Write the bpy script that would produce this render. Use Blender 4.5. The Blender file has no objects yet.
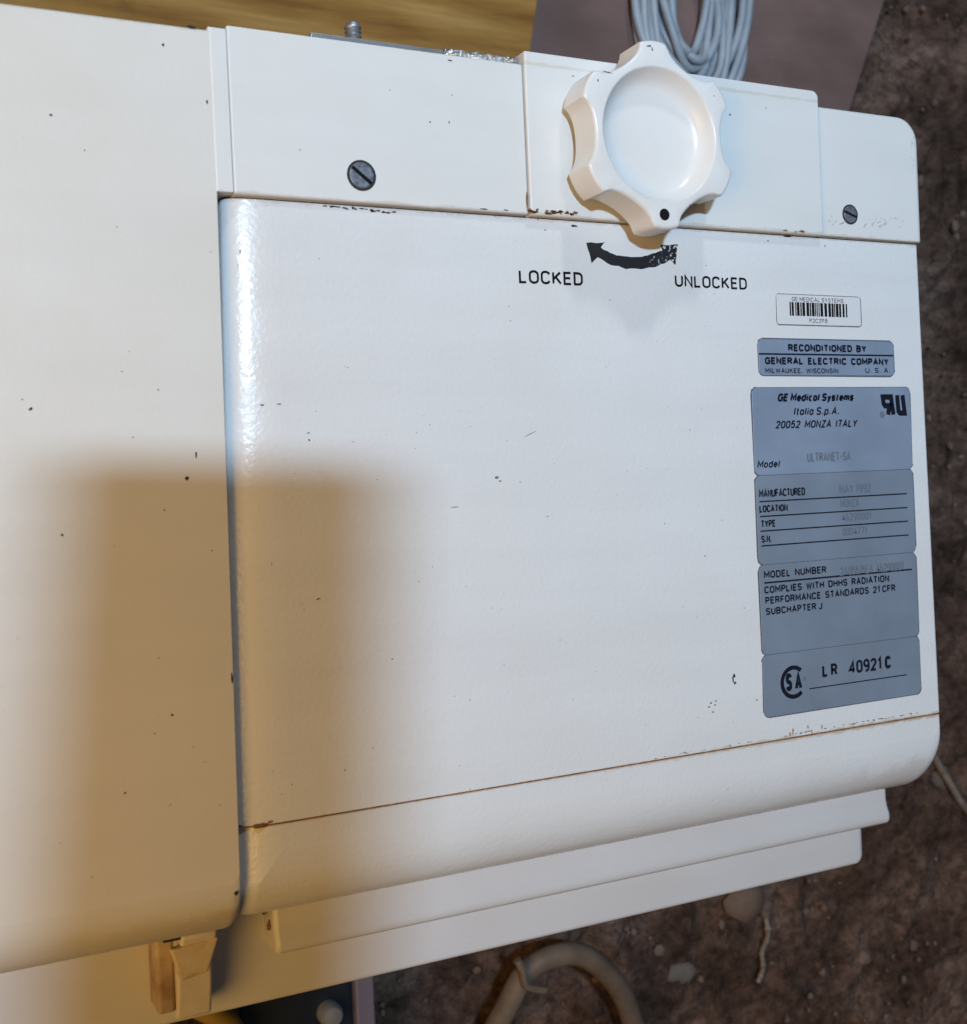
import bpy, bmesh, math, random
from mathutils import Vector, Matrix, noise
random.seed(7)
SC = bpy.context.scene
COL = SC.collection

# ------------------------------------------------------------------ camera
R = Matrix(((0.8959922494728739, -0.04448067478701428, 0.4418363480464584),
            (-0.047400859795035354, -0.9988661028647697, -0.004434753481151126),
            (0.4415326119045236, -0.016969918038666362, -0.897084708657176)))
CAM = Vector((-0.1283835247153282, -0.12892787397100353, 0.5008117252852781))
FPX = 1200.0
cd = bpy.data.cameras.new('camera'); cam = bpy.data.objects.new('camera', cd); COL.objects.link(cam)
rw = (Matrix(((1, 0, 0), (0, -1, 0), (0, 0, -1))) @ R).transposed()
cam.matrix_world = Matrix.Translation(CAM) @ rw.to_4x4()
cd.sensor_fit = 'HORIZONTAL'; cd.sensor_width = 36.0; cd.lens = 36.0 * FPX / 967
cd.clip_start = 0.01; cd.clip_end = 100
cd.dof.use_dof = True; cd.dof.focus_distance = 0.60; cd.dof.aperture_fstop = 15.0
SC.camera = cam

# ------------------------------------------------------------------ light
SC.view_settings.view_transform = 'Standard'; SC.view_settings.look = 'None'
SC.view_settings.exposure = 0.0; SC.view_settings.gamma = 1.0
w = bpy.data.worlds.new('World'); SC.world = w; w.use_nodes = True
w.node_tree.nodes['Background'].inputs[0].default_value = (0.95, 0.95, 1.0, 1)
w.node_tree.nodes['Background'].inputs[1].default_value = 0.04

def lamp(name, loc, target, size, power, colour, spread=180):
    l = bpy.data.lights.new(name, 'AREA'); l.shape = 'DISK'; l.size = size; l.energy = power; l.color = colour
    o = bpy.data.objects.new(name, l); COL.objects.link(o); o.location = loc
    l.spread = math.radians(spread)
    o.rotation_euler = (Vector(target) - Vector(loc)).to_track_quat('-Z', 'Y').to_euler()
    return o
KEY = Vector((-0.45, 0.34, 2.05))
key = lamp('key_lamp', KEY, (0.42, 0.30, 0), 0.17, 10.5, (0.50, 0.73, 1.0), 86)
key.data.shape = 'ELLIPSE'; key.data.size_y = 0.070
_z = (KEY - Vector((0.42, 0.30, 0))).normalized(); _x = (Vector((1, 0, 0)) - _z * _z.x).normalized(); _y = _z.cross(_x)
key.rotation_euler = Matrix((_x, _y, _z)).transposed().to_euler()
lamp('top_lamp', (0.22, 2.55, 1.42), (0.15, -0.1, 0), 0.26, 19.0, (0.92, 0.97, 1.0))
lamp('warm_lamp', (-1.10, -0.42, 1.0), (0.0, -0.2, 0), 0.95, 12.6, (1.0, 0.565, 0.135))

# ------------------------------------------------------------------ helpers
def U(px, py, z=0.0):
    'point of the plane at height z seen at this place of the photograph'
    d = R.transposed() @ Vector(((px - 483.5) / FPX, (py - 512) / FPX, 1))
    return CAM + d * ((z - CAM.z) / d.z)

def link(name, bm, mat, parent=None, smooth=True, sharp=40):
    me = bpy.data.meshes.new(name)
    bmesh.ops.recalc_face_normals(bm, faces=bm.faces)
    bm.to_mesh(me); bm.free()
    if smooth:
        for p in me.polygons: p.use_smooth = True
        me.set_sharp_from_angle(angle=math.radians(sharp))
        for p in me.polygons:
            if p.normal.z > .99999: p.use_smooth = False
    for m in (mat if isinstance(mat, (list, tuple)) else [mat]): me.materials.append(m)
    o = bpy.data.objects.new(name, me); COL.objects.link(o)
    if parent:
        o.parent = parent
        if parent.type == 'EMPTY': o.matrix_parent_inverse = Matrix.Translation(-parent.location)
    return o

def tag(o, label=None, cat=None, group=None, kind=None):
    for k, v in (('label', label), ('category', cat), ('group', group), ('kind', kind)):
        if v: o[k] = v
    return o

def rrect(x0, x1, y0, y1, rad, n=8):
    'outline of a rectangle, corner radii bl br tr tl, counter-clockwise'
    pts = []
    for (cx, cy, sx, sy, a0, r) in ((x0, y0, 1, 1, 180, rad[0]), (x1, y0, -1, 1, 270, rad[1]),
                                    (x1, y1, -1, -1, 0, rad[2]), (x0, y1, 1, -1, 90, rad[3])):
        r = max(r, 1e-4)
        for i in range(n + 1):
            a = math.radians(a0 + 90 * i / n)
            pts.append((cx + sx * r + r * math.cos(a), cy + sy * r + r * math.sin(a)))
    return pts

def plate(x0, x1, y0, y1, z0, z1, ins=(.001,) * 4, drop=.001, rad=(.001,) * 4, steps=6, bm=None, n=8):
    'solid plate facing +z: insets l r b t of its rounded front edge, edge depth drop, plan corner radii'
    bm = bm or bmesh.new()
    l, r, b, t = ins
    adj = ((l, b), (r, b), (r, t), (l, t))
    rings = [(0.0, z0)] + [(1 - math.cos(a), z1 - drop * (1 - math.sin(a)))
                           for a in [math.pi / 2 * i / steps for i in range(steps + 1)]]
    prev = None
    for f, z in rings:
        lim = .45 * min(x1 - x0 - (l + r) * f, y1 - y0 - (b + t) * f)
        rr = [min(lim, max(rad[i] - f * min(adj[i]), 1.5e-4)) for i in range(4)]
        vs = [bm.verts.new((x, y, z)) for x, y in rrect(x0 + l * f, x1 - r * f, y0 + b * f, y1 - t * f, rr, n)]
        if prev:
            for i in range(len(vs)):
                j = (i + 1) % len(vs)
                bm.faces.new((prev[i], prev[j], vs[j], vs[i]))
        else:
            bm.faces.new(vs[::-1])
        prev = vs
    e = min(.0008, (x1 - x0 - l - r) * .2, (y1 - y0 - b - t) * .2)
    vs = [bm.verts.new((x, y, z1)) for x, y in rrect(x0 + l + e, x1 - r - e, y0 + b + e, y1 - t - e, [max(q - e, 1e-4) for q in rr], n)]
    for i in range(len(vs)):
        j = (i + 1) % len(vs)
        bm.faces.new((prev[i], prev[j], vs[j], vs[i]))
    prev = vs
    mid = bm.verts.new((sum(v.co.x for v in prev) / len(prev), sum(v.co.y for v in prev) / len(prev), z1))
    for i in range(len(prev)): bm.faces.new((prev[i], prev[(i + 1) % len(prev)], mid))
    return bm

def poly(bm, pts, z0, z1):
    'flat polygon with a hair of thickness'
    lo = [bm.verts.new((p[0], p[1], z0)) for p in pts]; hi = [bm.verts.new((p[0], p[1], z1)) for p in pts]
    bm.faces.new(hi); n = len(pts)
    for i in range(n): bm.faces.new((lo[i], lo[(i + 1) % n], hi[(i + 1) % n], hi[i]))

def tube(bm, pts, r, n=10, closed=False):
    pts = [Vector(p) for p in pts]; N = len(pts); rings = []
    up = Vector((0, 0, 1))
    for i, p in enumerate(pts):
        a = pts[(i - 1) % N] if (closed or i) else p
        b = pts[(i + 1) % N] if (closed or i < N - 1) else p
        d = (b - a).normalized()
        s = d.cross(up)
        if s.length < 1e-4: s = d.cross(Vector((1, 0, 0)))
        s.normalize(); t = s.cross(d)
        ri = r[i] if isinstance(r, (list, tuple)) else r
        rings.append([bm.verts.new(p + (s * math.cos(2 * math.pi * k / n) + t * math.sin(2 * math.pi * k / n)) * ri) for k in range(n)])
    for i in range(N if closed else N - 1):
        A, B = rings[i], rings[(i + 1) % N]
        for k in range(n): bm.faces.new((A[k], A[(k + 1) % n], B[(k + 1) % n], B[k]))
    if not closed: bm.faces.new(rings[0][::-1]); bm.faces.new(rings[-1])

def lathe(bm, prof, c, axis='z', n=40):
    'profile (radius, height) turned about an axis through c'
    rings = []
    for r, h in prof:
        ring = []
        for k in range(n):
            a = 2 * math.pi * k / n
            v = (r * math.cos(a), r * math.sin(a), h) if axis == 'z' else (r * math.cos(a), h, r * math.sin(a))
            ring.append(bm.verts.new(Vector(c) + Vector(v)))
        rings.append(ring)
    for A, B in zip(rings, rings[1:]):
        for k in range(n): bm.faces.new((A[k], A[(k + 1) % n], B[(k + 1) % n], B[k]))
    bm.faces.new(rings[0][::-1]); bm.faces.new(rings[-1])

# ------------------------------------------------------------------ materials
def mat(name, base, rough=.5, metal=0.0, spec=.5):
    m = bpy.data.materials.new(name); m.use_nodes = True
    b = m.node_tree.nodes['Principled BSDF']
    b.inputs['Base Color'].default_value = (*base, 1); b.inputs['Roughness'].default_value = rough
    b.inputs['Metallic'].default_value = metal; b.inputs['Specular IOR Level'].default_value = spec
    return m, m.node_tree.nodes, m.node_tree.links, b

def nz(N, L, scale, detail=4, rough=.55, stretch=None, rot=0.0):
    tc = N.new('ShaderNodeTexCoord'); mp = N.new('ShaderNodeMapping'); n = N.new('ShaderNodeTexNoise')
    L.new(tc.outputs['Object'], mp.inputs[0]); L.new(mp.outputs[0], n.inputs['Vector'])
    if stretch: mp.inputs['Scale'].default_value = stretch
    mp.inputs['Rotation'].default_value = (0, 0, rot)
    n.inputs['Scale'].default_value = scale; n.inputs['Detail'].default_value = detail; n.inputs['Roughness'].default_value = rough
    return n

def ramp(N, L, src, stops, out=None):
    r = N.new('ShaderNodeValToRGB'); e = r.color_ramp.elements
    while len(e) < len(stops): e.new(.5)
    for el, (p, c) in zip(e, stops):
        el.position = p; el.color = (*c, 1) if isinstance(c, tuple) else (c, c, c, 1)
    L.new(src, r.inputs[0])
    if out is not None: L.new(r.outputs[0], out)
    return r

def mixc(N, L, fac, a, b):
    m = N.new('ShaderNodeMix'); m.data_type = 'RGBA'
    L.new(fac, m.inputs[0])
    for s, v in ((m.inputs[6], a), (m.inputs[7], b)):
        if isinstance(v, tuple): s.default_value = (*v, 1)
        else: L.new(v, s)
    return m.outputs[2]

def paint(name, base, stain, rough, peel, specks=.735, bands=()):
    m, N, L, b = mat(name, base, rough, 0, .38)
    big = nz(N, L, 9, 5, .6); r1 = ramp(N, L, big.outputs['Fac'], [(.40, 0.0), (.80, .55)])
    c = mixc(N, L, r1.outputs[0], base, stain)
    fine = nz(N, L, 260, 3, .5, (1, 2.2, 1)); r2 = ramp(N, L, fine.outputs['Fac'], [(specks, 0.0), (specks + .025, .75)])
    gate = nz(N, L, 24, 2); rg = ramp(N, L, gate.outputs['Fac'], [(.5, 0.0), (.62, 1.0)])
    mu = N.new('ShaderNodeMath'); mu.operation = 'MULTIPLY'; L.new(r2.outputs[0], mu.inputs[0]); L.new(rg.outputs[0], mu.inputs[1])
    c = mixc(N, L, mu.outputs[0], c, (.16, .12, .09))
    scuff = nz(N, L, 22, 5, .6, (.18, 1.6, 1), .35); r3 = ramp(N, L, scuff.outputs['Fac'], [(.40, 0.0), (.85, .16)])
    c = mixc(N, L, r3.outputs[0], c, (.46, .43, .39))
    for (yc, hw, x0, x1, amt, tint, sc) in bands:      # grime and rust that has crept out of a seam
        tc = N.new('ShaderNodeTexCoord'); sp_ = N.new('ShaderNodeSeparateXYZ'); L.new(tc.outputs['Object'], sp_.inputs[0])
        d1 = N.new('ShaderNodeMath'); d1.operation = 'SUBTRACT'; L.new(sp_.outputs[1], d1.inputs[0]); d1.inputs[1].default_value = yc
        d2 = N.new('ShaderNodeMath'); d2.operation = 'ABSOLUTE'; L.new(d1.outputs[0], d2.inputs[0])
        m1 = N.new('ShaderNodeMapRange'); L.new(d2.outputs[0], m1.inputs[0]); m1.inputs[1].default_value = 0; m1.inputs[2].default_value = hw; m1.inputs[3].default_value = .62; m1.inputs[4].default_value = 0
        m2 = N.new('ShaderNodeMapRange'); L.new(sp_.outputs[0], m2.inputs[0]); m2.inputs[1].default_value = x0; m2.inputs[2].default_value = x1; m2.inputs[3].default_value = 0; m2.inputs[4].default_value = 1
        ns = nz(N, L, sc, 5, .65); a1 = N.new('ShaderNodeMath'); a1.operation = 'ADD'; L.new(ns.outputs['Fac'], a1.inputs[0]); L.new(m1.outputs[0], a1.inputs[1])
        rq = ramp(N, L, a1.outputs[0], [(.80, 0.0), (1.05, amt)])
        mm = N.new('ShaderNodeMath'); mm.operation = 'MULTIPLY'; L.new(rq.outputs[0], mm.inputs[0]); L.new(m2.outputs[0], mm.inputs[1])
        c = mixc(N, L, mm.outputs[0], c, tint)
    L.new(c, b.inputs['Base Color'])
    mott = nz(N, L, 45, 3); rr = ramp(N, L, mott.outputs['Fac'], [(.3, rough - .07), (.7, rough + .09)]); L.new(rr.outputs[0], b.inputs['Roughness'])
    pe = nz(N, L, 420, 2, .5); bp = N.new('ShaderNodeBump'); bp.inputs['Strength'].default_value = peel; bp.inputs['Distance'].default_value = .0006
    L.new(pe.outputs['Fac'], bp.inputs['Height'])
    wv = nz(N, L, 14, 2); bp2 = N.new('ShaderNodeBump'); bp2.inputs['Strength'].default_value = .08; bp2.inputs['Distance'].default_value = .004
    L.new(wv.outputs['Fac'], bp2.inputs['Height']); L.new(bp2.outputs[0], bp.inputs['Normal'])
    L.new(bp.outputs[0], b.inputs['Normal'])
    return m

M_panel = paint('gloss_white_paint', (.76, .755, .745), (.70, .68, .64), .24, .28, bands=((-.2674, .0034, .12, .36, .70, (.50, .33, .19), 130), (-.2674, .0014, -.1, 0, .6, (.50, .36, .22), 160), (-.302, .020, .28, .42, .5, (.52, .42, .36), 50), (.0, .0030, -.1, 0, .45, (.46, .41, .36), 140)))
M_cover = paint('matt_cream_paint', (.73, .695, .635), (.66, .61, .52), .50, .12, bands=((.070, .006, -.1, 0, .5, (.52, .42, .30), 60), (-.305, .012, -.1, 0, .45, (.48, .38, .26), 60)))
M_rail = paint('cream_white_paint', (.75, .74, .705), (.70, .665, .60), .42, .10, .76, bands=((.001, .0028, -.1, 0, .50, (.54, .45, .34), 110), (.072, .0022, -.1, 0, .40, (.56, .47, .35), 120)))
M_ledge = paint('ledge_paint', (.68, .66, .65), (.60, .56, .52), .45, .10)
M_knob, N, L, b = mat('yellowed_knob_plastic', (.80, .77, .71), .27)
n_ = nz(N, L, 22, 4); r_ = ramp(N, L, n_.outputs['Fac'], [(.38, (.80, .78, .745)), (.80, (.73, .665, .58))], b.inputs['Base Color'])
n2_ = nz(N, L, 300, 2); bp_ = N.new('ShaderNodeBump'); bp_.inputs['Strength'].default_value = .08; bp_.inputs['Distance'].default_value = .0005
L.new(n2_.outputs['Fac'], bp_.inputs['Height']); L.new(bp_.outputs[0], b.inputs['Normal'])
M_dark = mat('dark_gap', (.03, .026, .022), .8)[0]
M_ink = mat('black_ink', (.008, .008, .009), .85, 0, .15)[0]
M_ink2 = mat('navy_ink', (.008, .010, .020), .85, 0, .15)[0]
M_typed = mat('faded_typed_ink', (.150, .172, .212), .6)[0]
M_white = mat('white_sticker', (.72, .70, .69), .45)[0]
M_edge = mat('label_edge_dirt', (.10, .11, .12), .7)[0]

def worn_ink():
    m, N, L, b = mat('worn_black_ink', (.012, .012, .014), .55)
    n = nz(N, L, 560, 3, .6)
    tc = N.new('ShaderNodeTexCoord'); sx = N.new('ShaderNodeSeparateXYZ'); L.new(tc.outputs['Object'], sx.inputs[0])
    mr = N.new('ShaderNodeMapRange'); mr.inputs[1].default_value = .200; mr.inputs[2].default_value = .224
    mr.inputs[3].default_value = -.14; mr.inputs[4].default_value = .02
    L.new(sx.outputs[0], mr.inputs[0])
    ad = N.new('ShaderNodeMath'); L.new(n.outputs['Fac'], ad.inputs[0]); L.new(mr.outputs[0], ad.inputs[1])
    r = ramp(N, L, ad.outputs[0], [(.60, (.012, .012, .014)), (.63, (.62, .61, .60))], b.inputs['Base Color'])
    return m
M_worn = worn_ink()

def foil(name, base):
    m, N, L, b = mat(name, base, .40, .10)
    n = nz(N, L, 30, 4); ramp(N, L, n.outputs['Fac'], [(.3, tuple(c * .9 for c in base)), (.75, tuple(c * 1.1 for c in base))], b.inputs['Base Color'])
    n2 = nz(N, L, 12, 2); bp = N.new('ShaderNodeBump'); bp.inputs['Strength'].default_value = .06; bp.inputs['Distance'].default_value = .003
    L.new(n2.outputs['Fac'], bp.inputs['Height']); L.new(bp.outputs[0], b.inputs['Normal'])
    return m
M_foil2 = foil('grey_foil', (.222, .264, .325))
M_foil_sheen = foil('sky_sheen_foil', (.255, .310, .400))  # bluer copy of the grey foil, sky sheen put into its colour

def noisy(name, stops, scale, rough, metal=0.0, bump=.3, dist=.002, stretch=None, rot=0.0, detail=6):
    m, N, L, b = mat(name, stops[0][1], rough, metal)
    n = nz(N, L, scale, detail, .6, stretch, rot); ramp(N, L, n.outputs['Fac'], stops, b.inputs['Base Color'])
    bp = N.new('ShaderNodeBump'); bp.inputs['Strength'].default_value = bump; bp.inputs['Distance'].default_value = dist
    L.new(n.outputs['Fac'], bp.inputs['Height']); L.new(bp.outputs[0], b.inputs['Normal'])
    return m
M_rust = noisy('rust', [(.3, (.10, .05, .025)), (.55, (.26, .13, .06)), (.8, (.42, .28, .15))], 240, .85)
M_chip = noisy('dark_chip', [(.3, (.012, .010, .009)), (.7, (.06, .035, .022))], 300, .8)
M_smudge = noisy('grey_smudge', [(.3, (.44, .42, .40)), (.7, (.62, .60, .57))], 500, .7)
M_screw = noisy('dull_steel', [(.3, (.24, .25, .27)), (.7, (.46, .48, .50))], 400, .45, .7, .2, .0004)
M_slot = noisy('tarnished_steel', [(.3, (.09, .10, .12)), (.7, (.27, .29, .33))], 500, .6, .5, .4, .0005)
M_alu = noisy('scratched_aluminium', [(.3, (.40, .40, .41)), (.7, (.62, .62, .62))], 160, .35, .8, .25, .0008, (.2, 1, 1))
M_bright = noisy('crumpled_foil', [(.3, (.55, .55, .54)), (.7, (.86, .86, .84))], 190, .18, .9, .9, .003)
M_tan = noisy('stained_beige_plastic', [(.28, (.36, .21, .10)), (.46, (.66, .53, .35)), (.75, (.74, .66, .52))], 55, .5)
M_beige = noisy('beige_plastic', [(.30, (.62, .54, .44)), (.75, (.72, .67, .60))], 40, .5)
M_lug = noisy('rust_stained_plastic', [(.34, (.24, .13, .065)), (.66, (.58, .46, .33))], 30, .7)

# ------------------------------------------------------------------ ground
GZ = -0.40
def ground():
    bm = bmesh.new()
    def axis(lo, hi, step, far):
        a = [lo + step * i for i in range(int((hi - lo) / step) + 1)]
        ext = []; d = step; p = a[-1]
        while p < far: d *= 1.35; p += d; ext.append(p)
        ext2 = []; d = step; p = a[0]
        while p > -far: d *= 1.35; p -= d; ext2.append(p)
        return ext2[::-1] + a + ext
    xs = axis(-.35, 1.10, .0062, 6); ys = axis(-.85, .60, .0062, 6)
    g = []
    for y in ys:
        row = []
        for x in xs:
            v = Vector((x, y, 3.1))
            h = .022 * noise.noise(v * 4) + .014 * noise.noise(v * 13) + .009 * noise.noise(v * 34) + .0055 * abs(noise.noise(v * 75)) + .003 * noise.noise(v * 140) + .006 * noise.noise(v * 55) + .003 * noise.noise(v * 100)
            rid = noise.noise(v * 24 + Vector((7, 3, 1)))
            h += .022 * max(0, rid - .15) + .010 * max(0, noise.noise(v * 47) - .1)
            row.append(bm.verts.new((x, y, GZ + h)))
        g.append(row)
    for j in range(len(ys) - 1):
        for i in range(len(xs) - 1): bm.faces.new((g[j][i], g[j][i + 1], g[j + 1][i + 1], g[j + 1][i]))
    m, N, L, b = mat('brown_dirt', (.06, .04, .03), .9, 0, .25)
    n1 = nz(N, L, 11, 8, .65); r1 = ramp(N, L, n1.outputs['Fac'], [(.32, (.085, .045, .028)), (.50, (.225, .130, .092)), (.68, (.47, .30, .225))])
    n2 = nz(N, L, 85, 6, .75); r2 = ramp(N, L, n2.outputs['Fac'], [(.36, .16), (.60, 1.0)])
    mx = N.new('ShaderNodeMix'); mx.data_type = 'RGBA'; mx.blend_type = 'MULTIPLY'; mx.inputs[0].default_value = .8
    L.new(r1.outputs[0], mx.inputs[6]); L.new(r2.outputs[0], mx.inputs[7])
    n3 = nz(N, L, 150, 2); r3 = ramp(N, L, n3.outputs['Fac'], [(.74, 0.0), (.78, .7)])
    L.new(mixc(N, L, r3.outputs[0], mx.outputs[2], (.30, .23, .18)), b.inputs['Base Color'])
    bp = N.new('ShaderNodeBump'); nf = nz(N, L, 420, 4, .7); bq = N.new('ShaderNodeBump'); bq.inputs['Strength'].default_value = .8; bq.inputs['Distance'].default_value = .003
    L.new(nf.outputs['Fac'], bq.inputs['Height']); L.new(bq.outputs[0], bp.inputs['Normal'])
    bp.inputs['Strength'].default_value = 1.0; bp.inputs['Distance'].default_value = .010
    L.new(n2.outputs['Fac'], bp.inputs['Height']); L.new(bp.outputs[0], b.inputs['Normal'])
    return tag(link('ground', bm, m, sharp=180), kind='structure')
ground()

def stone(bm, c, r, squash=.6, seed=0):
    v0 = len(bm.verts)
    res = bmesh.ops.create_icosphere(bm, subdivisions=2 if r > .007 else 1, radius=1)
    s = Vector((random.uniform(.7, 1.3), random.uniform(.7, 1.3), squash))
    for v in res['verts']:
        k = 1 + .22 * noise.noise(v.co * 1.1 + Vector((seed, seed * .7, 2)))
        v.co = Vector((v.co.x * s.x, v.co.y * s.y, v.co.z * s.z)) * r * k + Vector(c)
M_peb = noisy('pebble_stone', [(.3, (.10, .062, .045)), (.7, (.21, .14, .10))], 22, .85)
bm = bmesh.new()
for i in range(1500):
    x = random.uniform(.15, 1.05); y = random.uniform(-.80, .55)
    stone(bm, (x, y, GZ + random.uniform(-.002, .010)), random.choice((.0016, .002, .002, .0025, .003, .004, .0055)) , .7, i)
tag(link('gravel', bm, M_peb), 'scattered brown grit and small stones on the bare dirt floor', 'gravel', kind='stuff')

# ------------------------------------------------------------------ the unit
unit = bpy.data.objects.new('medical_unit', None); COL.objects.link(unit); unit.location = (0, -.12, GZ)
tag(unit, 'white painted medical equipment housing with scalloped locking knob and blue grey rating plates', 'medical machine')

# body behind the covers, standing on the ground
bm = plate(.012, .360, -.292, .060, GZ - .03, -.022, (.004,) * 4, .004, (.01,) * 4)
plate(-.390, .004, -.300, .066, GZ - .03, -.024, (.004,) * 4, .004, (.01,) * 4, bm=bm)
link('body', bm, M_ledge, unit)

def warp(bm, tl, bl, tr, br, x0, x1, y1, y0):
    'the covers are a little out of square: shift the left and right edges by these amounts'
    for v in bm.verts:
        u = (v.co.x - x0) / (x1 - x0); t = (y1 - v.co.y) / (y1 - y0)
        v.co.x += (1 - u) * (tl + (bl - tl) * t) + u * (tr + (br - tr) * t)
    return bm
# big left cover
lc = link('side_cover', warp(plate(-.42, 0, -.3125, .0705, -.030, .0026, (.010, .0016, .024, .003), .020, (.01, .006, .002, .01), 8), 0, 0, .0020, -.0036, -.42, 0, .07, -.31), M_cover, unit)
# front panel and the cover below its seam
fp = link('front_panel', warp(plate(.0005, .4000, -.2669, .0004, -.030, 0, (.023, .003, .0002, .0008), .007, (.0005, .0005, .001, .0008), 10), .0026, -.0052, .0010, .0050, 0, .4, 0, -.2664), M_panel, unit)
lw = link('lower_cover', warp(plate(.0005, .4000, -.3095, -.2674, -.032, 0, (.022, .0035, .030, .0002), .018, (.014, .024, .0005, .0005), 12), .0020, -.0085, .0010, .0056, 0, .4, 0, -.2664), M_panel, unit)
bm = plate(.003, .398, -.2680, -.2662, -.028, -.0006, (.0002,) * 4, .0002)
link('seam_filler', bm, M_rust, unit)

# top rail in three pieces, with the flange at its left end
ZB = .0024
rail = link('top_rail', plate(.0068, .1478, .0008, .0716, -.018, ZB, (.0010,) * 4, .0010, (.001,) * 4), M_rail, unit)
link('flange', plate(-.0012, .0066, .0012, .0700, -.018, .0028, (.0012, .0003, .0003, .0012), .0012, (.0006,) * 4), M_rail, rail)
blk = link('knob_plate', plate(.1484, .3276, .0004, .0778, -.018, .0034, (.0009,) * 4, .0009, (.001, .001, .004, .001)), M_rail, unit)
cap = link('end_cap', plate(.3282, .4026, .0008, .0712, -.030, .0010, (.0006, .0035, .0006, .0030), .0032, (.001, .0015, .0145, .001)), M_rail, unit)
# dark channel seen in the slit under the rail
link('rail_channel', plate(.016, .399, -.0006, .003, -.026, -.0030, (.0002,) * 4, .0002), M_dark, unit)

# aluminium bracket behind the rail with a threaded stud
br = link('bracket', plate(.045, .1470, .06, .0748, -.012, -.0012, (.0005,) * 4, .0005), M_alu, unit)
bm = bmesh.new(); rows = []
for k in range(44):
    x = .108 + k * .00086
    rows.append([bm.verts.new((x + random.uniform(-.0003, .0003), y + random.uniform(-.0004, .0004), zz + random.uniform(-.0006, .0006)))
                 for y, zz in ((.070, .0002), (.0722, .0008), (.0736, .0012), (.0750, .0004), (.0756, -.0012))])
for A, B in zip(rows, rows[1:]):
    for q in range(4): bm.faces.new((A[q], A[q + 1], B[q + 1], B[q]))
link('foil_scrap', bm, M_bright, br, False)
bm = bmesh.new()
s0 = U(353, 34, -.006); pr = [(.0032, -.012)]
for k in range(5): pr += [(.0031, -.006 + k * .0019), (.0039, -.006 + k * .0019 + .0009)]
pr += [(.0032, .0042), (.0022, .0052)]
lathe(bm, pr, s0, 'y', 20)
st = link('threaded_stud', bm, M_screw, unit, sharp=70)

# screws
def screw(px, py, z, r, ang, parent):
    c = U(px, py, z); bm = bmesh.new()
    lathe(bm, [(r * 1.10, -.004), (r * 1.10, .00018), (r * .96, .00022)], c, 'z', 32)
    ring = link('screw_recess', bm, M_dark, parent)
    bm = bmesh.new()
    lathe(bm, [(r * .9, -.001), (r * .92, .00035), (r * .84, .00055)], c, 'z', 32)
    s = link('screw', bm, M_slot, parent)
    bm = bmesh.new(); u = Vector((math.cos(ang), math.sin(ang), 0)); v = Vector((-u.y, u.x, 0)); hw = r * .13
    poly(bm, [c + u * r * .9 + v * hw, c - u * r * .9 + v * hw, c - u * r * .9 - v * hw, c + u * r * .9 - v * hw], c.z + .0003, c.z + .00065)
    # the slot is a dark groove
    link('screw_slot', bm, M_ink, parent)
screw(361.5, 175.5, ZB, .0062, math.radians(-38), rail)
screw(850, 214.5, .0010, .0050, math.radians(-18), cap)

# ------------------------------------------------------------------ knob
KC = U(660.5, 134.5, .0265); KZ1 = .0265; KZ0 = .0075
def kr(a, ph=math.radians(92)):
    c = math.cos(6 * (a - ph))
    # broad flat lobes, rounded scallops between them
    t = .5 + .5 * c
    d = math.acos(max(-1, min(1, c))) / 6      # angle from the lobe's middle, 0..30 deg
    w_ = math.radians(30) - d                 # angle from the scallop's middle
    sc = math.radians(20)
    g = .0362 + .0082 * (1 - math.sqrt(max(0.0, 1 - min(1, w_ / sc) ** 2))) if w_ < sc else 1
    lobe = .0447 - .0009 * (d / math.radians(12)) ** 2 * (1 if d < math.radians(20) else 1)
    k_ = 1500.0
    return -math.log(math.exp(-k_ * g) + math.exp(-k_ * lobe)) / k_
bm = bmesh.new(); n = 216
def ring(sc, z, inset=0.0):
    return [bm.verts.new((KC.x + (kr(2 * math.pi * k / n) * sc - inset) * math.cos(2 * math.pi * k / n),
                          KC.y + (kr(2 * math.pi * k / n) * sc - inset) * math.sin(2 * math.pi * k / n), z)) for k in range(n)]
def circ(r, z):
    return [bm.verts.new((KC.x + r * math.cos(2 * math.pi * k / n), KC.y + r * math.sin(2 * math.pi * k / n), z)) for k in range(n)]
rings = [circ(.012, KZ0 + .004), circ(.030, KZ0 + .003), ring(.99, KZ0, .003), ring(1.0, KZ0 + .0008), ring(1.0, KZ1 - .0016)]
for i in range(1, 5):
    a = math.pi / 2 * i / 4
    rings.append(ring(1.0, KZ1 - .0016 * (1 - math.sin(a)), .0016 * (1 - math.cos(a))))
rings.append(circ(.0327, KZ1 + .0002))
for (r, d) in ((.0322, .0001), (.0318, -.0003), (.0314, -.0010), (.0304, -.0028), (.0291, -.0048), (.0278, -.0063), (.0265, -.0073), (.0250, -.0080), (.0233, -.0084), (.0210, -.0087), (.016, -.0089), (.008, -.0090), (.002, -.0090)):
    rings.append(circ(r, KZ1 + d))
for A, B in zip(rings, rings[1:]):
    for k in range(n): bm.faces.new((A[k], A[(k + 1) % n], B[(k + 1) % n], B[k]))
bm.faces.new(rings[0][::-1]); bm.faces.new(rings[-1])
knob = link('knob', bm, M_knob, unit, sharp=50)
bm = bmesh.new(); lathe(bm, [(.019, 0), (.019, KZ0 + .0005), (.014, KZ0 + .001)], (KC.x, KC.y, .003), 'z', 40)
link('knob_stem', bm, M_tan, knob)
sc_ = U(664.5, 214.5, KZ1 + .0001); bm = bmesh.new()
lathe(bm, [(.0028, -.003), (.0028, .00016), (.0020, .00020), (.0008, .00020)], sc_, 'z', 24)
link('set_screw', bm, M_ink, knob)

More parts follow.
